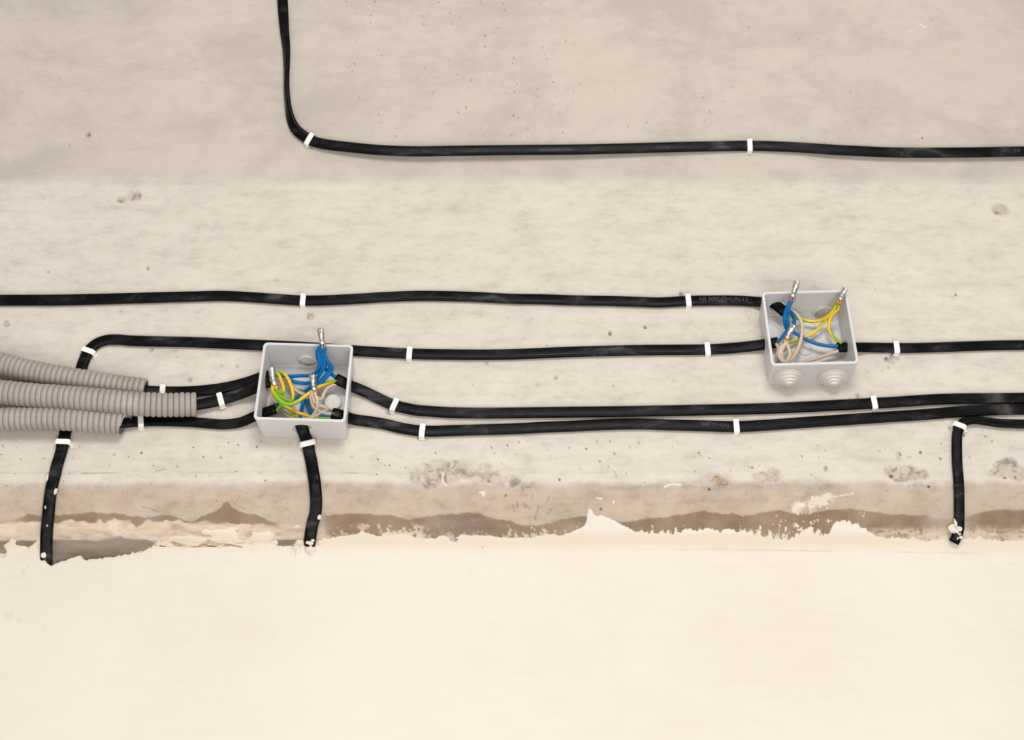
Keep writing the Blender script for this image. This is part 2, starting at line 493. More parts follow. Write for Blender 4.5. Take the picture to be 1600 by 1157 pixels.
for (cx, cy, r, val) in [(139, 210, 3.2, .6), (208, 309, 3.5, .35), (231, 420, 2.5, .6), (230, 417, 2, .4), (75, 425, 1.6, .8), (1008, 512, 3, .85), (953, 521, 3, .6), (1064, 460, 4.5, .6), (1493, 461, 2.6, .7), (1393, 556, 4, .5), (1385, 560, 2.5, .7), (1388, 575, 1.5, .8), (1438, 707, 2.6, .9), (1470, 717, 1.8, .8), (1393, 744, 3.2, .9), (1451, 761, 2.6, .9), (1570, 747, 2.3, .9), (1587, 745, 2.0, .9), (1108, 765, 2.8, .95), (939, 796, 2.2, .9), (793, 696, 1.6, .8), (221, 708, 2.3, .85), (178, 711, 1.7, .8), (201, 714, 1.5, .8), (240, 727, 1.5, .8), (277, 729, 1.8, .6), (401, 698, 1.7, .9), (357, 692, 1.6, .9), (372, 695, 1.4, .9), (302, 699, 1.5, .9), (318, 714, 1.6, .9), (414, 751, 1.6, .8), (590, 718, 1.7, .9), (549, 714, 2.6, .35), (874, 750, 2.2, .8), (764, 752, 3, .6), (790, 775, 2.5, .7), (998, 692, 2, .7), (933, 690, 2.4, .6), (1092, 708, 2.4, .7), (960, 709, 2.8, .5), (937, 721, 2, .7), (1175, 731, 2.2, .7), (1540, 682, 1.7, .9), (1506, 681, 2, .9), (637, 563, 3, .7), (357, 631, 5, .35), (610, 645, 9, .55), (655, 685, 5, .6), (660, 686, 8, .25), (1150, 678, 4, .6), (485, 700, 4, .4), (1484, 669, 4, .45), (262, 622, 3, .4), (1364, 641, 3, .5), (1394, 552, 3, .6), (1171, 241, 3, .35), (486, 231, 3, .35), (1441, 216, 1.8, .8), (1435, 220, 1.5, .5), (760, 420, 1.5, .5), (235, 756, 1.5, .5), (1420, 760, 1.5, .6), (1550, 690, 1.6, .7)]:
    dab(pit, cx, cy, r, val, 0.0006, r * (1.0 if r < 5 else 0.45))
rp = np.random.default_rng(5)
def scatter(n, x0, x1, y0, y1, lo, hi, vlo, vhi):
    for _ in range(n):
        dab(pit, rp.uniform(x0, x1), rp.uniform(y0, y1), rp.uniform(lo, hi), rp.uniform(vlo, vhi), 0.0002)
scatter(95, 0, 1600, 685, 745, 1.0, 1.8, .3, .9)
scatter(30, 0, 1600, 750, 800, 1.0, 1.6, .3, .7)
scatter(60, 540, 900, 0, 215, 1.0, 1.5, .3, .85)
scatter(60, 0, 1600, 0, 230, 1.0, 1.4, .2, .6)
scatter(40, 780, 1200, 130, 215, 1.0, 1.4, .3, .7)
scatter(55, 0, 1600, 285, 690, 1.0, 1.6, .1, .45)
for _ in range(26):      # soft grey smudges
    dab(pit, rp.uniform(0, 1600), rp.uniform(430, 640), rp.uniform(2.5, 5), rp.uniform(.08, .22), None, rp.uniform(2, 4))
# faint formwork joint and its broken dark line
joint = np.exp(-((PY - 740 + 1.5 * fbm(X * 12, Z * 0 + 3, 77, 2)) / 0.9) ** 2)
jm = sstep(0.05, 0.35, fbm(X * 22, Z * 0 + 9, 55, 3)) * (0.35 + 0.65 * ((PX > 125) & (PX < 190) | (PX > 400) & (PX < 560)))
pit = np.maximum(pit, joint * jm * 0.5 * (PX < 950))
H += 0.0004 * sstep(735, 741, PY) * (1 - sstep(741, 775, PY)) * (1 - patch)
for (x0, y0, x1, y1) in [(801, 789, 804, 800), (809, 786, 808, 796), (817, 786, 821, 795), (821, 788, 828, 796), (832, 772, 832, 782), (842, 791, 835, 812), (858, 776, 854, 786), (862, 795, 855, 804), (816, 760, 817, 768), (822, 762, 830, 761), (243, 737, 260, 733), (508, 763, 512, 757), (223, 792, 248, 800)]:
    for t in np.linspace(0, 1, 24):
        dab(pit, x0 + (x1 - x0) * t, y0 + (y1 - y0) * t, 1.3, .38)
fleck = np.zeros_like(X)
def streak(pts, r, val=1.0):
    for (p, q) in zip(pts[:-1], pts[1:]):
        for t in np.linspace(0, 1, max(2, int(math.hypot(q[0] - p[0], q[1] - p[1]) / 1.2))):
            dab(fleck, p[0] + (q[0] - p[0]) * t, p[1] + (q[1] - p[1]) * t, r, val, -0.0003)
streak([(1039, 761), (1048, 758), (1054, 757), (1063, 758.5)], 1.9)
streak([(1242, 797), (1246, 793), (1254, 790)], 4.5)
streak([(1262, 784), (1290, 778), (1310, 776), (1333, 772)], 1.3, .8)
def blot(mask, val=1.0):
    global fleck, H
    fleck = np.maximum(fleck, mask * val)
    H -= mask * -0.0002
box_ = lambda x0, x1, f: sstep(x0 - f, x0 + f, PX) * (1 - sstep(x1 - f, x1 + f, PX))
speck = nz3 * 0.55 + nz2 * 0.45 + nz1 * 0.45
blot(sstep(0.05, 0.14, speck + 0.014 * (PY - 836)) * box_(1195, 1345, 12) * sstep(800, 812, PY))
blot(sstep(0.05, 0.14, vert * 0.8 + nz3 * 0.35 + 0.026 * (PY - 834)) * box_(1010, 1215, 14) * sstep(812, 822, PY))
blot(sstep(0.16, 0.26, speck) * box_(1342, 1360, 4) * sstep(798, 803, PY) * (1 - sstep(814, 818, PY)), .8)
dist = np.abs((PY - 797) + (PX - 1240) * 0.30)
blot(sstep(0.0, 0.15, speck + 0.28 - dist * 0.045) * box_(1238, 1300, 6) * (PY < 806) * (PY > 770), .8)
blot(sstep(0.02, 0.13, speck + 0.016 * (PY - 834)) * box_(590, 935, 10) * (1 - 0.6 * box_(660, 790, 12)) * sstep(815, 826, PY), .6)
blot(sstep(0.16, 0.3, nzs + 0.02 * (PY - 850)) * box_(240, 420, 15) * sstep(815, 826, PY), .7)
streak([(693, 739), (691, 750), (694, 756), (698, 759)], 1.8)
streak([(750, 770), (757, 770)], 2.0); dab(fleck, 755, 773, 3, 1)
streak([(932, 779), (940, 780)], 1.6); dab(fleck, 958.5, 785, 1.8, 1, None, 3)
streak([(461, 824), (467, 823)], 2.0)
streak([(1421, 420), (1426, 424), (1433, 427)], 2.2, .8); streak([(1438, 38), (1446, 42)], 2, .7); streak([(1417, 48), (1426, 49)], 1.2, .5)
dab(fleck, 1146, 304, 2.5, .6); dab(fleck, 1381, 450, 2.5, .5); dab(fleck, 1122, 522, 2, .5); dab(fleck, 425, 750, 3, .5); dab(fleck, 1500, 790, 2, .4)
for _ in range(40):
    dab(fleck, rp.uniform(0, 1600), rp.uniform(0, 690), rp.uniform(1, 1.8), rp.uniform(.15, .45))
rust = np.zeros_like(X)
for (cx, cy, r, val) in [(1120, 750, 11, .5), (53, 177, 7, .25), (411, 174, 6, .15), (1090, 752, 6, .3), (516, 757, 7, .35), (818, 790, 9, .15), (700, 745, 14, .12)]:
    dab(rust, cx, cy, r, val, None, r * 0.6)
blue_grey = 0

Y2 = Y - H
n, m = X.shape
V = np.stack([X, Y2, Z], -1).reshape(-1, 3)
ii = (np.arange(n - 1)[:, None] * m + np.arange(m - 1)[None, :]).ravel()
quads = np.stack([ii, ii + m, ii + m + 1, ii + 1], 1)
def grid_obj(name, V, quads, mt, attrs):
    me = bpy.data.meshes.new(name)
    c0 = np.array([0, 0, Z0])
    me.vertices.add(len(V)); me.vertices.foreach_set('co', (V - c0).astype(np.float32).ravel())
    me.loops.add(quads.size); me.loops.foreach_set('vertex_index', quads.astype(np.int32).ravel())
    me.polygons.add(len(quads)); me.polygons.foreach_set('loop_start', np.arange(0, quads.size, 4, dtype=np.int32))
    me.update(calc_edges=True)
    me.polygons.foreach_set('use_smooth', np.ones(len(quads), bool))
    for k, arrs in attrs.items():
        at = me.attributes.new(k, 'FLOAT_COLOR', 'POINT')
        rgba = np.ones((len(V), 4), np.float32)
        for q, a in enumerate(arrs):
            rgba[:, q] = np.clip(a.ravel(), 0, 1)
        at.data.foreach_set('color', rgba.ravel())
    me.materials.append(mt)
    o = bpy.data.objects.new(name, me)
    COL.objects.link(o)
    o.location = c0
    return o
wall = grid_obj('wall_upper', V, quads, CON, {'stain_shade_a': (damp, wash, patch), 'stain_shade_b': (pit, fleck, tanm), 'stain_shade_c': (upper, greyz, rust)})
tag(wall, 'bare grey concrete wall with a splayed damp lower edge', kind='structure')

# ------------------------------------------------------------------ plaster wall below, feathered over the concrete
zt = on(800, 782)[2]
z9 = on(800, 905)[2]
gz2 = graded([(zt, z9, 0.00065), (z9, z9 - 0.25, 0.006), (z9 - 0.25, Z0 - 1.0, 0.05)])
X, Z = np.meshgrid(gx, gz2)
S = surf(Z)
PX, PY = proj(np.stack([X, np.minimum(S, YP), Z], -1))
q1 = fbm(X * 60, Z * 60, 11, 5); q2 = fbm(X * 260, Z * 260, 121, 4); q3 = fbm(X * 110, Z * 330, 131, 4)
q4 = fbm(X * 420, Z * 90, 41, 4)
dd = (PY + q1 * 2.0 + q2 * 2.6 + q4 * np.where(PX > 980, 5.0, 1.5) - edge(PX)) / 1600
thick = 0.0013 * np.tanh(dd / 0.0022) + 0.0003 * q1
# plaster blobs on the soffit above the edge (left)
for (cx, cy, rx, ry) in [(352, 838, 27, 12), (408, 840, 20, 11), (300, 843, 22, 6), (322, 832, 10, 5), (275, 842, 14, 3.5), (428, 848, 6, 5)]:
    f = 1 - np.hypot((PX - cx) / rx, (PY - cy) / ry) + q3 * 0.55 + q2 * .3
    thick = np.maximum(thick, 0.0016 * np.tanh(f * 1.6) - 0.0001)
# dark split under the blobs
split = curve([(-300, 900), (235, 900), (240, 852), (255, 854.5), (275, 853), (300, 855), (320, 854), (345, 854.5), (360, 852.5), (380, 856), (390, 900), (2000, 900)])(PX)
gr = np.exp(-((PY - split) / (0.8 + 0.7 * np.clip(q1, 0, 1))) ** 2) * (PX > 241) * (PX < 379)
# holes where bare stone shows
for (cx, cy, rx, ry) in [(3, 862, 7, 9), (708, 843, 6, 4), (34, 850, 9, 4)]:
    f = 1 - np.hypot((PX - cx) / rx, (PY - cy) / ry) + q2 * .5 + q1 * .6
    thick = np.where(f > 0, -0.002 * np.tanh(f * 3), thick)
thick = thick - gr * 0.004
ya, yb, kk = S - thick, YP - np.clip(thick, -1, 0.0013), 0.0035
hh_ = np.clip(0.5 + 0.5 * (yb - ya) / kk, 0, 1)
Yw = np.where(dd > 0.001, yb * (1 - hh_) + ya * hh_ - kk * hh_ * (1 - hh_), ya)
# rounded inner corner
lump = np.zeros_like(X)
q5 = fbm(X * 520, Z * 520, 151, 3)
for (cx, cy, rx, ry, hh) in [(469, 851, 8, 7, 7), (464, 860, 8, 12, 4), (487, 862, 9, 9, 6), (63, 850, 5, 12, 4), (74, 872, 5, 6, 4), (500, 848, 8, 6, 3)]:
    f = np.clip(1 - ((PX - cx) / rx) ** 2 - ((PY - cy) / ry) ** 2 + q1 * 0.4 + q2 * 0.6 + q5 * 0.9, 0, None)
    lump = np.maximum(lump, hh * MM * f * 0.7)
Yw = Yw - lump + np.where(PY > 880, 0.0006 * fbm(X * 9, Z * 9, 201, 3) + 0.00012 * fbm(X * 60, Z * 60, 205, 3), 0) - 0.0003 * q1 * sstep(840, 870, PY) * (1 - sstep(870, 900, PY))
# trowel ridge along the corner
ridge = np.exp(-((PY - curve([(-300, 876), (0, 876), (300, 868), (600, 852), (800, 856), (1000, 861), (1300, 862), (1600, 866), (2000, 868)])(PX) + 2 * fbm(X * 10, X * 0 + 2, 88, 3)) / 1.5) ** 2)
Yw = Yw - 0.0003 * ridge * sstep(560, 700, PX) * (0.4 + 0.6 * sstep(-.2, .3, fbm(X * 14, X * 0 + 6, 93, 3)))
strip = sstep(830, 838, PY) * (1 - sstep(848, 876, PY + q1 * 7)) * 0.8 + 0.12 * ridge  # shade of the splayed plaster strip painted into its colour
cr = np.exp(-((PY - 1.2 - curve([(1000, 860), (1100, 859), (1600, 866)])(PX) - 1.2 * q1) / 0.7) ** 2) * sstep(985, 1010, PX) * sstep(-.1, .3, fbm(X * 25, X * 0 + 4, 66, 3)) * 0.35
spk = np.zeros_like(X)
for (cx, cy, r, val) in [(754, 857, 2, .8), (37, 893, 3, .25), (45, 887, 2, .3), (735, 893, 3, .12), (212, 988, 4, .12), (430, 990, 3, .1), (15, 963, 8, .15), (70, 985, 4, .12), (30, 970, 5, .15)]:
    spk = np.maximum(spk, val * (1 - sstep(.5, 1.2, np.hypot((PX - cx) / r, (PY - cy) / r) + q2 * .4)))
V = np.stack([X, Yw, Z], -1).reshape(-1, 3)
n, m = X.shape
ii = (np.arange(n - 1)[:, None] * m + np.arange(m - 1)[None, :]).ravel()
quads = np.stack([ii, ii + m, ii + m + 1, ii + 1], 1)
plaster = grid_obj('wall_lower', V, quads, PLA, {'stain_shade_a': (strip, np.maximum(cr, spk), strip * 0)})
tag(plaster, 'smooth cream plastered wall with a ragged upper edge', kind='structure')
del X, Z, V, quads, Y, Y2, H, PX, PY

# ------------------------------------------------------------------ cables
CABW, CABT = 0.0110, 0.0050
def stadium(w, t, m=24):
    a = np.arange(m) * 2 * PI / m
    e = 0.55
    x = np.sign(np.cos(a)) * np.abs(np.cos(a)) ** e * w / 2
    y = np.sign(np.sin(a)) * np.abs(np.sin(a)) ** 0.8 * t / 2
    y *= 1 + 0.05 * np.cos(x / w * 2 * PI * 3)        # the three cores show faintly
    return np.stack([x, y], 1)
class Cable: pass
cables = {}
def cable(key, pts, label, w=CABW, t=CABT, parent_needed=False, group='black flat cables on the wall'):
    """pts rows: (px, py, twist_deg, extra_mm) on the wall; ('f', px, py, off_mm, twist) at a free depth"""
    rows = []
    for q in pts:
        if q[0] == 'f':
            P = at(q[1], q[2], q[3] * MM)
            tw = q[4] if len(q) > 4 else 0
        else:
            tw = q[2] if len(q) > 2 else 0
            ex = q[3] if len(q) > 3 else 0
            hh = (w - t) / 2 * abs(math.sin(math.radians(tw))) + t / 2 + 0.0005 + ex * MM
            P = on(q[0], q[1], hh)
        rows.append((*P, tw))
    S = spline(rows, 0.0025)
    P, tw = S[:, :3], np.radians(S[:, 3])
    T = tangents(P)
    N = np.zeros_like(P)
    for i in range(len(P)):
        n0 = surf_n(P[i][2])
        n0 = n0 - T[i] * (n0 @ T[i])
        N[i] = n0 / np.linalg.norm(n0)
    B = np.cross(T, N)
    c, s = np.cos(tw)[:, None], np.sin(tw)[:, None]
    N2, B2 = N * c + B * s, B * c - N * s
    prof = np.repeat(stadium(w, t)[None], len(P), 0)
    V, F, uv = sweep_mesh(P, N2, B2, prof)
    k = Cable()
    k.P, k.T, k.N, k.B, k.w, k.t = P, T, N2, B2, w, t
    if parent_needed:
        k.obj = empty('power_cable', P[len(P) // 2], label, 'cable', group)
        k.sheath = mk('sheath', V, F, BLK, k.obj)
    else:
        k.obj = tag(mk('power_cable', V, F, BLK, loc=P[len(P) // 2]), label, 'cable', group)
        k.sheath = k.obj
    cables[key] = k
    return k

cable('top', [(436, -420, 0), (437, -120, 0), (441.5, 0, 0, .5), (444.7, 48, 35, 1), (447.5, 75, 52, 1), (448, 97, 62, 1), (447.7, 121, 72, 1), (448.2, 145, 72, 1), (450.5, 168, 66, .8), (455, 188, 48, .5), (464, 204, 28, .3), (484, 218.5, 8), (500, 224, 5, 1), (550, 230.6, 0, 3), (600, 235, 0, 4.5), (650, 236.6, 0, 5), (700, 236, 0, 5), (800, 234.6, 0, 5), (900, 233.8, 0, 4), (1000, 231.5, 0, 2.5), (1100, 229, 0, 1), (1171, 228), (1200, 228.5, 0, .5), (1250, 230.6, 0, 1.5), (1300, 234, 0, 2.5), (1350, 236.5, 0, 3), (1400, 238.5, 0, 3), (1500, 238.5, 0, 3), (1600, 236.9, 0, 3), (1800, 236, 0, 2), (2300, 238, 0)],
      'black flat cable coming down from above and bending right, uppermost on the wall', parent_needed=True)
cable('a', [(-600, 474), (-200, 471), (0, 469.5, 18), (100, 469, 18), (200, 466.4, 10), (300, 463.7, 5), (350, 462.6), (400, 465.2), (450, 468.6), (470, 469.7), (500, 469.7), (550, 467.6), (600, 464.5), (650, 462.6), (700, 463), (750, 464.7), (800, 467.2), (850, 468), (900, 469.7), (950, 470.5), (1000, 472), (1030, 472.9), (1050, 472), (1075, 470.5), (1100, 469.9), (1150, 470), (1178, 471.5), ('f', 1196, 472.5, 8), ('f', 1208, 474.5, 13), ('f', 1218, 481, 17), ('f', 1227, 489, 18)],
      'long black cable along mid wall, entering the top hole of the right box', parent_needed=True)
cable('b', [('f', 71, 893, -58), (72, 881, 5, 0.5), (72.2, 860, 8), (73, 832, 8), (75.6, 803.6, 5), (78.4, 775), (82, 756, 0, 1), (85.5, 743, 0, 1.5), (89, 727.5, 0, .8), (95, 708.5), (98.5, 693), (105, 662), (115, 615), (124, 586), (132, 562), (140, 547), (150, 538, 0), (165, 532, 0), (185, 531, 0), (200, 532.4), (250, 534), (300, 535), (380, 538.5), (480, 543), (560, 548.7), (640, 553), (700, 554.3), (760, 554.7), (800, 554), (900, 550), (1000, 547.6), (1060, 547), (1105, 546.5), (1150, 543.7), ('f', 1195, 538.5, 6), ('f', 1210, 536, 10), ('f', 1216, 535, 11)],
      'black cable rising from the plaster at far left, bending right to the right box', parent_needed=True)
cable('c', [(-300, 555, 0, 12), (-100, 560, 0, 12), (0, 571, 0, 12), (100, 593, 0, 12), (180, 606, 0, 9), (228, 611, 0, 4), (254, 612.5), (300, 612), (350, 606.5, 0, .5), (385, 598, 0, 1.5), ('f', 402, 592, 9), ('f', 418, 588, 12), ('f', 425, 589, 13)],
      'black flat cable leaving the uppermost grey conduit, running to the left box', parent_needed=True)
cable('d', [(-300, 604, 0, 22), (-100, 608, 0, 22), (0, 614, 0, 22), (100, 621, 0, 22), (200, 631, 0, 20), (260, 634.5, 0, 13), (305, 633, 0, 5), (330, 629, 0, 3), (350, 624, 0, 2.6), (375, 616, 0, 4), ('f', 400, 606, 13), ('f', 412, 600, 15), ('f', 422, 597, 15)],
      'black flat cable leaving the middle grey conduit, running up to the left box', parent_needed=True)
cable('e', [(-300, 655, 0, 12), (0, 655.5, 0, 12), (100, 654.5, 0, 12), (160, 659, 0, 9), (195, 661, 0, 4), (220, 659), (250, 658.5), (300, 660), (330, 662.5), (350, 663.5), (375, 660.5, 0, 1), ('f', 400, 650, 9), ('f', 420, 643, 12), ('f', 431, 639, 13)],
      'black flat cable leaving the lowest grey conduit, curving up into the left box', w=0.0100, parent_needed=True)
cable('f', [('f', 469, 661, 15.8), ('f', 471, 666, 15.5), ('f', 474.5, 676, 13), ('f', 478, 686, 6.5), (481, 694, 0, .5), (482.5, 704), (485.8, 718), (489, 737, 0, 1), (491.5, 752, 0, 2.2), (492.9, 765.5, 0, 1.5), (494, 784.5), (492.5, 803.6), (488.7, 817), (485.8, 832), (484, 847, 0, -.5), ('f', 482, 868, -58)],
      'black flat cable dropping from the bottom hole of the left box into the plaster', parent_needed=True)
cable('g', [('f', 524, 592, 14), ('f', 536, 597.5, 13), ('f', 546, 602.5, 9), (556, 606.5, 0, 2), (575, 615, 0, .6), (600, 627), (617, 634), (638, 639), (650, 641.3), (675, 643.3), (700, 645), (750, 645.9), (800, 645.6), (900, 644.3), (1000, 643), (1100, 641), (1200, 638.7), (1300, 634), (1365, 630.5), (1400, 628.6), (1450, 625.2), (1500, 623.4), (1550, 623), (1600, 622.5), (1900, 618), (2300, 620)],
      'black cable from the left box running right, upper one of the twin run', parent_needed=True)
cable('h', [('f', 519, 646, 12), ('f', 532, 649, 11), ('f', 544, 653, 7), (556, 656.5, 0, 1), (575, 659), (600, 663), (625, 669), (650, 673), (675, 674.4), (700, 673.4), (750, 672), (800, 670.5), (850, 668), (900, 666), (950, 663.7), (1000, 663), (1050, 664.4), (1100, 665.8), (1150, 667), (1200, 664.6), (1250, 661), (1300, 657.7), (1350, 654.3), (1400, 651), (1450, 647.7), (1500, 643.7), (1550, 641), (1600, 640), (1900, 638), (2300, 640)],
      'black cable from the left box running right, lower one of the twin run', parent_needed=True)
cable('i', [('f', 1309, 543, 14), ('f', 1322, 543, 12), ('f', 1338, 543, 6), (1352, 543.2, 0, .5), (1375, 543.6), (1400, 544), (1430, 544), (1500, 541.8), (1550, 540.2), (1600, 539.4), (1900, 537), (2300, 540)],
      'black flat cable leaving the right side of the right junction box', w=0.0102, parent_needed=True)
cable('j', [(2300, 668), (1900, 667), (1600, 663, 10), (1560, 661.5, 15), (1545, 659.5, 20), (1530, 657.5, 25), (1517, 657.2, 25), (1506, 660, 20), (1498.8, 667.5, 12), (1495.8, 678, 10), (1495, 696.5, 10), (1495.6, 725, 10), (1497, 742, 5, 1), (1498.5, 765, 0, 1), (1498.7, 785), (1498.7, 810), (1498, 828), (1494.5, 840, 0), (1490, 848.5, 0)],
      'black flat cable bending down at the right edge, its cut end hanging over the plaster', w=0.0094, t=0.0050, parent_needed=True)

# ------------------------------------------------------------------ clips
def clip(key, px, py, label, width=0.0052, foot=1, tilt=0.0, leg=0.0):
    k = cables[key]
    qx, qy = proj(k.P)
    i = int(np.argmin((qx - px) ** 2 + (qy - py) ** 2))
    P, T, N, B = k.P[i], k.T[i], k.N[i], k.B[i]
    if tilt:
        c, s = math.cos(tilt), math.sin(tilt)
        T, B = T * c + B * s, B * c - T * s
    th, hw, ht = 0.0012, k.w / 2 + 0.0006, k.t / 2 + 0.0003
    down = -(k.t / 2 + 0.0006)
    if (P + B)[2] > (P - B)[2]:
        sgn = -1          # foot to the lower / outer side
    else:
        sgn = 1
    def arch(o):
        a, h, r = hw + o, ht + o, 0.0016 + o
        pts = [(-a, down)]
        for q in np.linspace(PI, PI / 2, 6):
            pts.append((-a + r + r * math.cos(q), h - r + r * math.sin(q)))
        for q in np.linspace(PI / 2, 0, 6):
            pts.append((a - r + r * math.cos(q), h - r + r * math.sin(q)))
        pts.append((a, down))
        return pts
    inn, out = arch(0.0), arch(th)
    V, F = [], []
    m = len(inn)
    for s_ in (-0.5, 0.5):
        for ring in (inn, out):
            for (bb, nn) in ring:
                V.append(P + T * s_ * width + B * bb + N * nn)
    idx = lambda s_, ring, j: (s_ * 2 + ring) * m + j
    for j in range(m - 1):
        F += [(idx(0, 1, j), idx(0, 1, j + 1), idx(1, 1, j + 1), idx(1, 1, j)),
              (idx(0, 0, j + 1), idx(0, 0, j), idx(1, 0, j), idx(1, 0, j + 1)),
              (idx(0, 0, j), idx(0, 0, j + 1), idx(0, 1, j + 1), idx(0, 1, j)),
              (idx(1, 0, j + 1), idx(1, 0, j), idx(1, 1, j), idx(1, 1, j + 1))]
    for j in (0, m - 1):
        F.append((idx(0, 0, j), idx(0, 1, j), idx(1, 1, j), idx(1, 0, j)))
    r = empty('cable_clip', P, label, 'clip', 'white cable clips')
    o = mk('strap', V, F, WHT, r, smooth=False)
    bv = o.modifiers.new('bevel', 'BEVEL')
    bv.width = 0.0004
    bv.segments = 2
    bv.limit_method = 'ANGLE'
    # short foot where the strap's dowel sinks into the wall, at the lower side
    bm = bmesh.new()
    mtx = Matrix.Identity(4)
    c = P + B * sgn * (hw + 0.0006) * foot + N * (down + 0.0003)
    R = Matrix((Vector(B), Vector(T), Vector(N))).transposed().to_4x4()
    R.translation = Vector(c)
    bmesh.ops.create_cone(bm, cap_ends=True, segments=14, radius1=0.0017, radius2=0.0015, depth=0.0016, matrix=R)
    from_bm('dowel_foot', bm, WHT, r, smooth=False)
    return r
for a in [('top', 486, 218.5, 'white clip at the bend of the uppermost cable'),
          ('top', 1171, 228, 'white clip on the straight run of the uppermost cable'),
          ('a', 473, 469.7, 'white clip on the long middle cable, above the left box'),
          ('a', 1076, 470.5, 'white clip on the long middle cable, near the right box'),
          ('b', 640, 553, 'white clip on the cable just right of the left box'),
          ('b', 1105, 546.5, 'white clip on the lower cable entering the right box from the left'),
          ('b', 138, 550, 'white clip on the cable bend above the grey conduits'),
          ('b', 97.5, 693, 'white clip on the vertical cable just below the grey conduits'),
          ('c', 254, 612.5, 'white clip at the end of the uppermost conduit, half hidden by the middle conduit'),
          ('d', 345, 625.5, 'white slanted clip right of the middle conduit end'),
          ('e', 220, 659, 'white clip at the end of the lowest conduit'),
          ('f', 481, 693, 'white clip right under the left junction box'),
          ('g', 618, 634, 'white slanted clip on the upper cable of the twin run, right of the left box'),
          ('h', 658, 673.5, 'white clip on the lower cable of the twin run, near the left box'),
          ('h', 1150, 667, 'white clip on the lower cable of the twin run, below left of the right box'),
          ('g', 1364, 630.5, 'white clip on the upper cable of the twin run, below right of the right box'),
          ('i', 1400, 544, 'white clip right of the right junction box'),
          ('j', 1497.5, 669.5, 'white clip at the bend of the dropping cable at the right edge')]:
    clip(*a)

# ------------------------------------------------------------------ corrugated conduits
def conduit(pts, label, R=0.0102, cut=0.0, end_r=None):
    rows = [on(px, py, off * MM) for (px, py, off) in pts]
    S0 = spline(rows, 0.002)
    L = np.concatenate([[0], np.cumsum(np.linalg.norm(np.diff(S0, axis=0), axis=1))])
    pitch = 0.0051
    tot = L[-1] + cut
    nper = int(tot / pitch)
    fr = np.array([0.0, 0.06, 0.16, 0.40, 0.64, 0.74, 0.80])
    rf = np.array([0.80, 0.93, 0.985, 1.0, 0.985, 0.93, 0.80])
    s = (np.arange(nper)[:, None] + fr[None]).ravel() * pitch
    rr = np.tile(rf, nper) * R * (1 + 0.008 * np.repeat(rng.normal(size=nper), len(fr)))
    s = s + (L[-1] + cut - s[-1])
    keep = s > 0
    s, rr = s[keep], rr[keep]
    P = np.stack([np.interp(s, L, S0[:, q]) for q in range(3)], 1)
    if cut:
        d = S0[-1] - S0[-3]
        d /= np.linalg.norm(d)
        P = P + np.clip(s - L[-1], 0, None)[:, None] * d
    T, N, B = frames_transport(P)
    m = 28
    V, F, uv = sweep_mesh(P, N, B, circle(m)[None] * rr[:, None, None], caps=False)
    o = mk('corrugated_conduit', V, F, GRY)
    tag(o, label, 'conduit', 'grey corrugated conduits')
    if cut:
        bm = bmesh.new()
        bm.from_mesh(o.data)
        e = Vector(S0[-1]) - o.location
        # slanted, stepped cut: lower side shorter
        up = Vector((0, 0, 1))
        t = Vector(T[-1])
        bmesh.ops.bisect_plane(bm, geom=bm.verts[:] + bm.edges[:] + bm.faces[:], plane_co=e, plane_no=(t - up * 0.42).normalized(), clear_outer=True)
        bm.to_mesh(o.data)
        bm.free()
        o.data.polygons.foreach_set('use_smooth', [True] * len(o.data.polygons))
    so = o.modifiers.new('wall', 'SOLIDIFY')
    so.thickness = 0.0008
    so.offset = -1
    return o
conduit([(-420, 546, 14), (-200, 549, 14), (-60, 559, 14), (0, 569, 14.5), (50, 581.5, 15.5), (100, 590.5, 16), (150, 599, 15), (200, 606.5, 13), (227, 610, 12)],
        'grey corrugated conduit, uppermost of the three, passing behind the middle one')
conduit([(-420, 600, 21), (-200, 604, 22), (-60, 609, 23), (0, 613, 24), (50, 618, 24.5), (100, 621.5, 25), (150, 625.5, 25), (200, 630.5, 22), (250, 633, 17), (306, 632.5, 12)],
        'grey corrugated conduit in the middle, longest and lying over the other two', R=0.0106)
conduit([(-420, 655, 14), (-100, 655.5, 14), (0, 655.5, 14.5), (50, 654.5, 15), (100, 655, 16), (150, 658.5, 14), (196, 662, 12)],
        'grey corrugated conduit, lowest of the three, with a slanted broken end', cut=0.008)

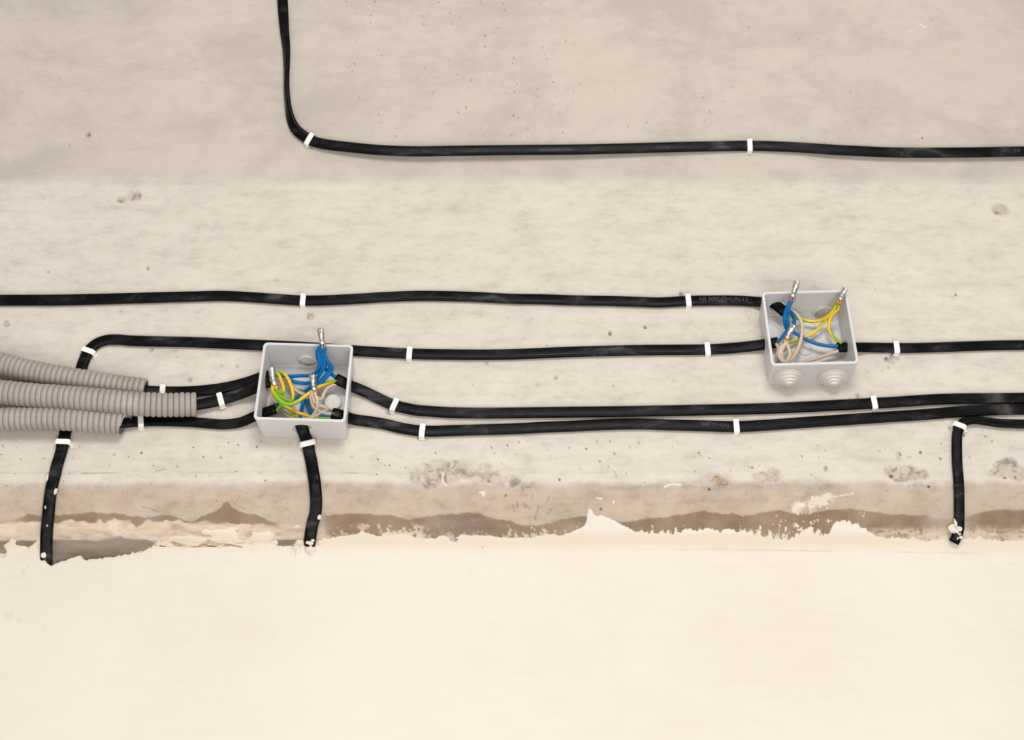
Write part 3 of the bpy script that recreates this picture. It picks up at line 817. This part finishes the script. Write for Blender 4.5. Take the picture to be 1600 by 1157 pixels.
# ------------------------------------------------------------------ junction boxes
class Frame: pass
def rrect(w, h, r, n=5):
    pts = []
    for (cx, cy, a0) in ((w / 2 - r, h / 2 - r, 0), (-w / 2 + r, h / 2 - r, PI / 2), (-w / 2 + r, -h / 2 + r, PI), (w / 2 - r, -h / 2 + r, 1.5 * PI)):
        for k in range(n + 1):
            a = a0 + PI / 2 * k / n
            pts.append((cx + r * math.cos(a), cy + r * math.sin(a)))
    return pts
def junction_box(corners, depth, label, holes):
    tl, tr, br, bl = [at(*c, depth) for c in corners]
    cen = (tl + tr + br + bl) / 4
    u = ((tr - tl) + (br - bl)); u[1] = 0; u /= np.linalg.norm(u)
    vv = np.array([-u[2], 0, u[0]])
    w = np.array([0, -1., 0])
    W = (np.linalg.norm(tr - tl) + np.linalg.norm(br - bl)) / 2
    Hh = (np.linalg.norm(tl - bl) + np.linalg.norm(tr - br)) / 2
    o = np.array([cen[0], 0, cen[2]])
    fr = Frame()
    fr.o, fr.u, fr.v, fr.w, fr.W, fr.H, fr.d = o, u, vv, w, W, Hh, depth
    fr.pt = lambda a, b_, c_: o + u * a + vv * b_ + w * c_
    root = empty('junction_box', o, label, 'junction box', 'grey junction boxes')
    fr.root = root
    shrink = 0.0035
    wt = 0.0021
    sections = [(W - shrink, Hh - shrink, 0.0002), (W - 0.0012, Hh - 0.0012, depth - 0.0035), (W - 0.0002, Hh - 0.0002, depth - 0.0033), (W, Hh, depth - 0.0006), (W - 0.0010, Hh - 0.0010, depth)]
    inner = [(W - 2 * wt - 0.0004, Hh - 2 * wt - 0.0004, depth), (W - 2 * wt - 0.0012, Hh - 2 * wt - 0.0012, depth - 0.0006), (W - 2 * wt - shrink, Hh - 2 * wt - shrink, 0.0030), (W - 2 * wt - shrink - .002, Hh - 2 * wt - shrink - .002, 0.0022)]
    bm = bmesh.new()
    rings = []
    for i, (a, b_, c_) in enumerate(sections + inner):
        r = 0.0042 if i < len(sections) else 0.0024
        rings.append([bm.verts.new(fr.pt(x, y, c_)) for (x, y) in rrect(a, b_, r)])
    m = len(rings[0])
    for p, q in zip(rings[:-1], rings[1:]):
        for j in range(m):
            bm.faces.new((p[j], p[(j + 1) % m], q[(j + 1) % m], q[j]))
    bm.faces.new(rings[0])
    bm.faces.new(rings[-1])
    body = from_bm('body', bm, BOX, root)
    # holes: (axis, centre px, radius)
    for (c_, axis, r, length) in holes(fr):
        bmc = bmesh.new()
        ax = Vector(axis)
        R = ax.to_track_quat('Z', 'X').to_matrix().to_4x4()
        R.translation = Vector(c_)
        bmesh.ops.create_cone(bmc, cap_ends=True, segments=28, radius1=r, radius2=r, depth=length, matrix=R)
        cut = from_bm('cutter', bmc, BOX)
        md = body.modifiers.new('hole', 'BOOLEAN')
        md.operation = 'DIFFERENCE'
        md.solver = 'EXACT'
        md.object = cut
        bpy.context.view_layer.update()
        dg = bpy.context.evaluated_depsgraph_get()
        me = bpy.data.meshes.new_from_object(body.evaluated_get(dg))
        body.modifiers.clear()
        old = body.data
        body.data = me
        bpy.data.meshes.remove(old)
        bpy.data.objects.remove(cut)
    body.data.name = 'body'
    return fr

def ring_part(fr, c, axis, r0, r1, h, name, mt, parent):
    """short collar: tube with radii r0..r1 and height h along axis, centred at c"""
    ax = Vector(axis)
    R = ax.to_track_quat('Z', 'X').to_matrix()
    bm = bmesh.new()
    m = 28
    prof = [(r0, -h / 2), (r1, -h / 2), (r1, h / 2 - 0.0002), (r1 - 0.0002, h / 2), (r0 + 0.0002, h / 2), (r0, h / 2 - 0.0002)]
    vs = [[bm.verts.new(Vector(c) + R @ Vector((r * math.cos(2 * PI * j / m), r * math.sin(2 * PI * j / m), z))) for j in range(m)] for (r, z) in prof]
    for a in range(len(prof)):
        p, q = vs[a], vs[(a + 1) % len(prof)]
        for j in range(m):
            bm.faces.new((p[j], p[(j + 1) % m], q[(j + 1) % m], q[j]))
    return from_bm(name, bm, mt, parent)

def lathe_part(c, axis, prof, name, mt, parent, m=36):
    ax = Vector(axis)
    R = ax.to_track_quat('Z', 'X').to_matrix()
    bm = bmesh.new()
    vs = [[bm.verts.new(Vector(c) + R @ Vector((r * math.cos(2 * PI * j / m), r * math.sin(2 * PI * j / m), z))) for j in range(m)] for (r, z) in prof]
    for p, q in zip(vs[:-1], vs[1:]):
        for j in range(m):
            bm.faces.new((p[j], p[(j + 1) % m], q[(j + 1) % m], q[j]))
    bm.faces.new(vs[0])
    bm.faces.new(vs[-1])
    return from_bm(name, bm, mt, parent)

def membrane(fr, c, r, parent):
    """what is left of the knocked-out cover: a sliver of a disc at the back of the hole"""
    bm = bmesh.new()
    e = np.array([0, 1.0, 0])
    m = 30
    pts = []
    for j in range(m + 1):
        a = PI * 1.38 * j / m - PI * 0.19
        pts.append((r * math.cos(a), r * math.sin(a)))
    x0, x1 = pts[-1][0], pts[0][0]
    for j in range(1, 12):
        t = j / 12
        pts.append((x0 + (x1 - x0) * t, pts[0][1] - 0.0016 * math.sin(PI * t) + random.uniform(-.0004, .0004)))
    lo = [bm.verts.new(c + fr.u * x + e * y + fr.v * 0.0012) for x, y in pts]
    hi = [bm.verts.new(c + fr.u * x + e * y + fr.v * 0.0024) for x, y in pts]
    n_ = len(pts)
    bm.faces.new(lo); bm.faces.new(hi)
    for j in range(n_):
        bm.faces.new((lo[j], lo[(j + 1) % n_], hi[(j + 1) % n_], hi[j]))
    return from_bm('knockout_membrane', bm, CAPM, parent)

def slot_part(fr, a, b_, length, wid, ang, parent):
    """raised outline of a mounting slot on the box floor"""
    bm = bmesh.new()
    def loop(l, wd):
        pts = []
        for k in range(8):
            q = -PI / 2 + PI * k / 7
            pts.append((l / 2 + wd / 2 * math.cos(q), wd / 2 * math.sin(q)))
        for k in range(8):
            q = PI / 2 + PI * k / 7
            pts.append((-l / 2 + wd / 2 * math.cos(q), wd / 2 * math.sin(q)))
        return pts
    ca, sa = math.cos(ang), math.sin(ang)
    lv = []
    for (wd, z) in ((wid, 0.0021), (wid - 0.0006, 0.0032), (wid - 0.0024, 0.0032), (wid - 0.0030, 0.0021)):
        lv.append([bm.verts.new(fr.pt(a + x * ca - y * sa, b_ + x * sa + y * ca, z)) for (x, y) in loop(length, wd)])
    m = len(lv[0])
    for p, q in zip(lv[:-1], lv[1:]):
        for j in range(m):
            bm.faces.new((p[j], p[(j + 1) % m], q[(j + 1) % m], q[j]))
    return from_bm('mounting_slot', bm, BOX, parent)

def plane_hit(px, py, p0, n):
    d = ray(px, py)
    t = ((p0 - CAM) @ n) / (d @ n)
    return CAM + t * d

# --- left box
def holes_left(fr):
    k = []
    top = fr.pt(0, fr.H / 2 - 0.003, 0)
    c = plane_hit(481, 563, top, fr.v); fr.top_hole = c
    k.append((c, fr.v, 0.0088, 0.02))
    cb = plane_hit(474, 672, fr.pt(0, -fr.H / 2 + 0.001, 0), fr.v); fr.bot_hole = cb
    k.append((cb, fr.v, 0.0100, 0.014))
    for key, q, side in (('d', (408, 599), -1), ('e', (410, 648), -1), ('g', (543, 602), 1), ('h', (542, 653), 1)):
        P = cables[key].P
        x = fr.o[0] + side * (fr.W / 2 - 0.002)
        i = int(np.argmin(np.abs(P[:, 0] - x)))
        c = P[i].copy()
        if key == 'd':
            j = int(np.argmin(np.abs(cables['c'].P[:, 0] - x)))
            c = (c + cables['c'].P[j]) / 2
        c[1] = min(c[1], -0.0095)
        k.append((c, fr.u, 0.0098 if key == 'd' else 0.0078, 0.012))
    return k
LB = junction_box([(408, 534), (549, 539.5), (543.5, 659), (399.5, 656)], 0.0365, 'open grey junction box with a cable leaving its bottom hole, left of centre', holes_left)
ring_part(LB, LB.top_hole, LB.v, 0.0088, 0.0100, 0.0062, 'knockout_rim', CAPM, LB.root)
membrane(LB, LB.top_hole, 0.0087, LB.root)
c = at(519.5, 628, 0.0060)
lathe_part(c - np.array([0, -0.0038, 0]), (0, -1, 0), [(0.0082, 0), (0.0082, 0.0030), (0.0078, 0.0038), (0.0070, 0.0040), (0.0066, 0.0036)], 'moulded_disc', CAPM, LB.root)
c = at(437, 627, 0.0022)
ring_part(LB, c, (0, -1, 0), 0.0060, 0.0074, 0.0014, 'moulded_ring', BOX, LB.root)
def loc2(fr, px, py):
    P = at(px, py, 0.0022) - fr.o
    return P @ fr.u, P @ fr.v
slot_part(LB, *loc2(LB, 440, 645), 0.009, 0.0046, 0.7, LB.root)
slot_part(LB, *loc2(LB, 470, 622), 0.008, 0.0046, 0.0, LB.root)

# --- right box
def holes_right(fr):
    k = []
    top = fr.pt(0, fr.H / 2 - 0.003, 0)
    c = plane_hit(1287, 486, top, fr.v); fr.top_hole = c
    k.append((c, fr.v, 0.0088, 0.02))
    c = plane_hit(1215, 479, top, fr.v)
    k.append((c, fr.v, 0.0078, 0.02))
    for key, side in (('b', -1), ('i', 1)):
        P = cables[key].P
        x = fr.o[0] + side * (fr.W / 2 - 0.002)
        i = int(np.argmin(np.abs(P[:, 0] - x)))
        c = P[i].copy()
        c[1] = min(c[1], -0.0100)
        k.append((c, fr.u, 0.0080, 0.012))
    return k
RB = junction_box([(1190.5, 455.5), (1326, 453), (1340, 567.5), (1204.5, 572)], 0.0370, 'open grey junction box with two rubber grommets underneath, at the right', holes_right)
ring_part(RB, RB.top_hole, RB.v, 0.0088, 0.0103, 0.0062, 'knockout_rim', CAPM, RB.root)
membrane(RB, RB.top_hole, 0.0087, RB.root)
for q in ((1231.5, 588), (1301.5, 588.5)):
    c = plane_hit(*q, RB.pt(0, -RB.H / 2 + 0.0008, 0), RB.v)
    prof = [(0.0136, -0.0005), (0.0140, 0.0010), (0.0132, 0.0020)]
    r, z = 0.0132, 0.0020
    for k in range(4):
        prof += [(r - 0.0010, z), (r - 0.0013, z + 0.0005), (r - 0.0018, z + 0.0017), (r - 0.0024, z + 0.0020)]
        r -= 0.0026
        z += 0.0019
    prof += [(0.0015, z + 0.0002), (0.0004, z + 0.0004)]
    g = lathe_part(c, -RB.v, prof, 'grommet', RUB, RB.root)
c = at(1262, 514, 0.0026)
ring_part(RB, c, (0, -1, 0), 0.0078, 0.0092, 0.0012, 'moulded_ring', BOX, RB.root)
ring_part(RB, at(1258, 545, 0.0026), (0, -1, 0), 0.0060, 0.0073, 0.0012, 'moulded_ring', BOX, RB.root)
slot_part(RB, *loc2(RB, 1281, 523), 0.014, 0.0050, 0.78, RB.root)
slot_part(RB, *loc2(RB, 1217, 511), 0.014, 0.0050, -0.78, RB.root)
slot_part(RB, *loc2(RB, 1230, 556), 0.010, 0.0050, 0.78, RB.root)

# ------------------------------------------------------------------ wires inside the boxes (cores of the cables)
WR = 0.00172
def zl(q): return at(380 + q[0] / 5.26, 490 + q[1] / 5.26, q[2] * MM)
def zr(q): return at(1170 + q[0] / 5.5, 420 + q[1] / 5.785, q[2] * MM)
def core(key, pts, mt, zz, label, r=WR):
    k = cables[key]
    V, F, uv = tube([zz(q) for q in pts], r, 10)
    o = mk('insulated_core', V, F, mt, k.obj, uv=uv)
    o['label'] = label
    return o
# left box, blue bundle
L_BL = 'blue core'; L_YG = 'yellow-green striped core'; L_BE = 'beige core'
core('c', [(215, 505, 13), (290, 512, 13), (380, 517, 12), (470, 513, 13), (560, 508, 18), (612, 470, 26), (628, 400, 33), (622, 340, 38), (640, 285, 43), (652, 262, 45)], BLU, zl, L_BL)
core('d', [(215, 540, 15), (290, 505, 17), (345, 520, 16), (420, 560, 13), (490, 574, 12), (560, 565, 15), (625, 510, 22), (650, 440, 29), (636, 360, 36), (655, 290, 43), (660, 262, 45)], BLU, zl, L_BL)
core('e', [(255, 760, 13), (300, 745, 11), (360, 728, 9), (420, 702, 9), (480, 664, 10), (535, 620, 13), (590, 560, 18), (635, 490, 25), (672, 430, 31), (655, 350, 37), (670, 290, 43), (664, 262, 45)], BLU, zl, L_BL)
core('f', [(466, 895, 15), (472, 845, 9), (488, 750, 7), (520, 680, 9), (575, 615, 14), (640, 550, 20), (690, 490, 25), (715, 450, 29), (690, 390, 35), (668, 330, 40), (664, 275, 45)], BLU, zl, L_BL)
core('h', [(745, 848, 12), (690, 850, 11), (620, 842, 9), (560, 812, 7), (530, 760, 7), (530, 700, 10), (565, 640, 14), (620, 590, 18), (680, 530, 23), (728, 465, 27), (722, 430, 30), (680, 380, 35), (645, 320, 40), (650, 270, 45)], BLU, zl, L_BL)
core('g', [(775, 535, 14), (735, 508, 17), (690, 470, 23), (640, 420, 30), (612, 360, 35), (612, 305, 40), (640, 265, 45)], BLU, zl, L_BL)
# yellow-green
core('g', [(780, 556, 14), (730, 562, 16), (660, 585, 18), (590, 622, 20), (520, 672, 21), (455, 722, 22), (400, 745, 23), (340, 738, 25), (280, 690, 28), (245, 625, 31), (250, 585, 33)], YEG, zl, L_YG)
core('c', [(220, 520, 14), (270, 492, 17), (320, 490, 19), (362, 530, 19), (395, 600, 18), (412, 680, 17), (398, 722, 18), (350, 708, 21), (295, 675, 25), (258, 625, 30), (258, 588, 33)], YEG, zl, L_YG)
core('d', [(225, 560, 16), (255, 500, 20), (285, 500, 22), (310, 550, 22), (330, 610, 22), (330, 655, 23), (300, 650, 27), (275, 615, 31), (265, 585, 33)], YEG, zl, L_YG)
core('h', [(720, 868, 12), (640, 866, 11), (560, 853, 10), (480, 828, 10), (400, 795, 12), (330, 755, 16), (275, 700, 22), (240, 640, 29), (245, 588, 33)], YEG, zl, L_YG)
core('e', [(270, 810, 13), (290, 780, 13), (315, 745, 15), (320, 700, 19), (300, 655, 25), (272, 615, 31), (262, 585, 33)], YEG, zl, L_YG)
core('f', [(452, 880, 15), (425, 845, 9), (395, 805, 9), (350, 765, 13), (310, 715, 19), (285, 650, 27), (268, 588, 33)], YEG, zl, L_YG)
# beige
core('c', [(225, 545, 11), (290, 555, 10), (345, 570, 9), (395, 615, 8), (440, 665, 8), (500, 690, 10), (550, 680, 17), (570, 640, 24)], BEI, zl, L_BE)
core('d', [(230, 570, 13), (300, 545, 12), (350, 562, 11), (400, 600, 11), (450, 645, 11), (510, 668, 14), (560, 655, 20), (578, 630, 24)], BEI, zl, L_BE)
core('g', [(780, 580, 13), (735, 588, 13), (695, 615, 14), (665, 655, 16), (645, 700, 17), (615, 700, 20), (590, 660, 23), (590, 628, 25)], BEI, zl, L_BE)
core('h', [(750, 828, 13), (700, 828, 12), (640, 812, 11), (590, 780, 12), (565, 730, 15), (556, 680, 20), (572, 635, 25)], BEI, zl, L_BE)
core('f', [(468, 890, 15), (540, 870, 13), (630, 825, 10), (668, 805, 10), (690, 790, 11), (670, 770, 13), (620, 755, 15), (580, 715, 18), (575, 670, 22), (582, 630, 25)], BEI, zl, L_BE)
core('e', [(250, 775, 11), (236, 735, 8), (246, 695, 6), (290, 765, 5), (350, 830, 6), (450, 868, 8), (550, 856, 9), (600, 800, 13), (610, 720, 19), (590, 665, 23), (585, 630, 25)], BEI, zl, L_BE)
# right box
core('a', [(320, 372, 19), (360, 390, 19), (388, 440, 17), (388, 510, 14), (362, 560, 14), (328, 545, 18), (308, 480, 24), (312, 400, 30), (340, 330, 36), (372, 265, 41)], BLU, zr, L_BL)
core('b', [(240, 668, 12), (270, 640, 13), (305, 595, 15), (335, 545, 18), (330, 470, 24), (318, 390, 30), (350, 320, 37), (380, 265, 41)], BLU, zr, L_BL)
core('i', [(800, 700, 14), (740, 702, 14), (650, 695, 13), (560, 672, 13), (480, 635, 13), (410, 590, 14), (362, 555, 17), (335, 500, 22), (335, 420, 28), (345, 345, 35), (385, 270, 41)], BLU, zr, L_BL)
core('a', [(325, 392, 17), (370, 430, 14), (440, 456, 12), (520, 475, 11), (590, 474, 13), (655, 450, 18), (712, 395, 25), (745, 335, 31), (775, 285, 36)], YEG, zr, L_YG)
core('b', [(240, 690, 11), (300, 690, 9), (360, 665, 9), (430, 640, 9), (510, 607, 10), (590, 550, 12), (650, 480, 16), (700, 410, 22), (752, 345, 30), (785, 285, 36)], YEG, zr, L_YG)
core('i', [(800, 678, 15), (765, 655, 15), (720, 608, 14), (690, 545, 15), (692, 480, 18), (715, 420, 23), (770, 355, 30), (768, 315, 34), (792, 285, 36)], YEG, zr, L_YG)
core('a', [(335, 378, 18), (380, 388, 17), (425, 430, 16), (457, 510, 15), (455, 600, 15), (435, 690, 15), (400, 770, 16), (350, 835, 18), (300, 845, 20), (262, 800, 21), (270, 730, 22), (300, 670, 24), (318, 640, 26)], BEI, zr, L_BE)
core('b', [(235, 680, 12), (255, 720, 12), (240, 790, 13), (265, 845, 16), (320, 840, 19), (352, 790, 20), (345, 730, 22), (328, 680, 24), (325, 640, 26)], BEI, zr, L_BE)
core('i', [(805, 735, 13), (740, 757, 12), (660, 785, 11), (580, 815, 10), (500, 838, 10), (420, 862, 11), (350, 862, 15), (295, 825, 18), (280, 760, 21), (300, 700, 24), (332, 645, 26)], BEI, zr, L_BE)

# ------------------------------------------------------------------ crimp sleeves on the wire ends
def sleeve(zz, a, b_, label, r=0.0030, flat=0.45, strands=4):
    A_, B_ = zz(a), zz(b_)
    root = empty('crimp_sleeve', A_, label, 'crimp sleeve', 'metal sleeves on the wire ends')
    S = np.linspace(0, 1, 22)[:, None] * (B_ - A_) + A_
    T, N, B = frames_transport(S)
    prof = []
    for i, t in enumerate(np.linspace(0, 1, 22)):
        f = sstep(0.25, 0.75, t) * flat
        k = 1 + 0.06 * math.sin(t * 23) + 0.05 * math.sin(t * 11 + 1)
        a_ = np.arange(16) * 2 * PI / 16
        rx, ry = r * (1 + 0.35 * f) * k, r * (1 - f) * k
        pr = np.stack([np.cos(a_) * rx, np.sin(a_) * ry + 0.0004 * np.cos(2 * a_ + t * 5)], 1)
        prof.append(pr)
    V, F, uv = sweep_mesh(S, N, B, np.array(prof))
    mk('tinned_tube', V, F, TIN, root)
    d = (B_ - A_) / np.linalg.norm(B_ - A_)
    for q in range(strands):
        an = 2 * PI * q / strands + 0.6
        off = (N[0] * math.sin(an) + B[0] * math.cos(an)) * r * 0.62
        pts = [A_ - d * 0.0048 + off * 1.35, A_ - d * 0.002 + off * 1.1, A_ + d * 0.002 + off * 0.8]
        V, F, uv = tube(pts, 0.0009, 8)
        mk('copper_strand', V, F, COP, root)
    return root
sleeve(zl, (655, 252, 46), (633, 124, 57), 'metal sleeve on the blue wires sticking up over the rim of the left box', r=0.0026)
sleeve(zl, (262, 588, 33), (227, 440, 45), 'metal sleeve on the yellow-green wires at the left of the left box', r=0.0026)
sleeve(zl, (588, 632, 25), (566, 502, 36), 'metal sleeve on the beige wires in the middle of the left box', r=0.0026)
sleeve(zr, (376, 256, 42), (417, 106, 55), 'metal sleeve on the blue wires of the right box', r=0.0025, flat=0.6)
sleeve(zr, (784, 280, 37), (832, 172, 46), 'metal sleeve on the yellow-green wires of the right box', r=0.0023, flat=0.5)
sleeve(zr, (325, 632, 27), (384, 505, 36), 'metal sleeve on the beige wires of the right box', r=0.0024, flat=0.6)

# ------------------------------------------------------------------ small plaster lumps stuck on cables
def lumps(key, spots, name='plaster_lump'):
    k = cables[key]
    for (px, py, rx, ry) in spots:
        c = on(px, py, 0.0056)
        bm = bmesh.new()
        bmesh.ops.create_icosphere(bm, subdivisions=3, radius=1)
        for v_ in bm.verts:
            n_ = 1 + 0.7 * float(fbm(np.array(v_.co.x * 1.7 + px), np.array(v_.co.z * 1.7 + v_.co.y), 9, 3))
            v_.co = Vector((c[0] + v_.co.x * rx / 1660 * n_, c[1] + v_.co.y * 0.0013 * n_, c[2] + v_.co.z * ry / 1400 * n_))
        o = from_bm(name, bm, LUMP, k.obj, smooth=True)
        o['label'] = 'dried white plaster splash'
lumps('j', [(1494, 826, 9, 6), (1493.5, 818, 2, 8), (1489, 829, 5, 4), (1499, 835, 2.2, 1.6), (1502, 840, 3, 2), (1496, 842, 1.5, 1.5)])
lumps('f', [(499, 808.5, 3.2, 3.2), (484, 849, 5, 2.5), (489, 845, 3, 2)])
lumps('b', [(74.5, 747, 1.8, 5), (87, 768, 2.2, 5), (68, 866, 4, 5), (71, 793, 1.2, 2), (74, 822, 1.2, 1.2)])

# ------------------------------------------------------------------ printed marking on the sheaths
def printed(key, px0, text, size, rev=False):
    k = cables[key]
    qx, qy = proj(k.P)
    cu = bpy.data.curves.new('printed_marking', 'FONT')
    cu.body = text
    cu.size = size
    cu.resolution_u = 2
    tmp = bpy.data.objects.new('tmp', cu)
    COL.objects.link(tmp)
    bpy.context.view_layer.update()
    me = bpy.data.meshes.new_from_object(tmp.evaluated_get(bpy.context.evaluated_depsgraph_get()))
    bpy.data.objects.remove(tmp)
    i0 = int(np.argmin(np.abs(qx - px0)))
    L = np.concatenate([[0], np.cumsum(np.linalg.norm(np.diff(k.P, axis=0), axis=1))])
    base = np.array(world_loc(k.obj))
    for v_ in me.vertices:
        s_ = L[i0] + v_.co.x
        P = np.array([np.interp(s_, L, k.P[:, q]) for q in range(3)])
        N = np.array([np.interp(s_, L, k.N[:, q]) for q in range(3)])
        B = np.array([np.interp(s_, L, k.B[:, q]) for q in range(3)])
        up = B if B[2] > 0 else -B
        v_.co = Vector(P + up * (v_.co.y - size * 0.33) + N * (k.t / 2 * 1.03 + 0.00018) - base)
    me.name = 'printed_marking'
    me.materials.clear()
    me.materials.append(INK)
    o = bpy.data.objects.new('printed_marking', me)
    COL.objects.link(o)
    o.parent = k.obj
    o['label'] = 'faint grey printed lettering'
printed('a', 1091, 'АВ ВВГ-Пнг(А)-LS', 0.0058)
printed('top', 1581, 'ВВГ-Пнг(А)-LS', 0.0048)
printed('h', 1094, 'ВВГ-Пнг(А)', 0.0048)
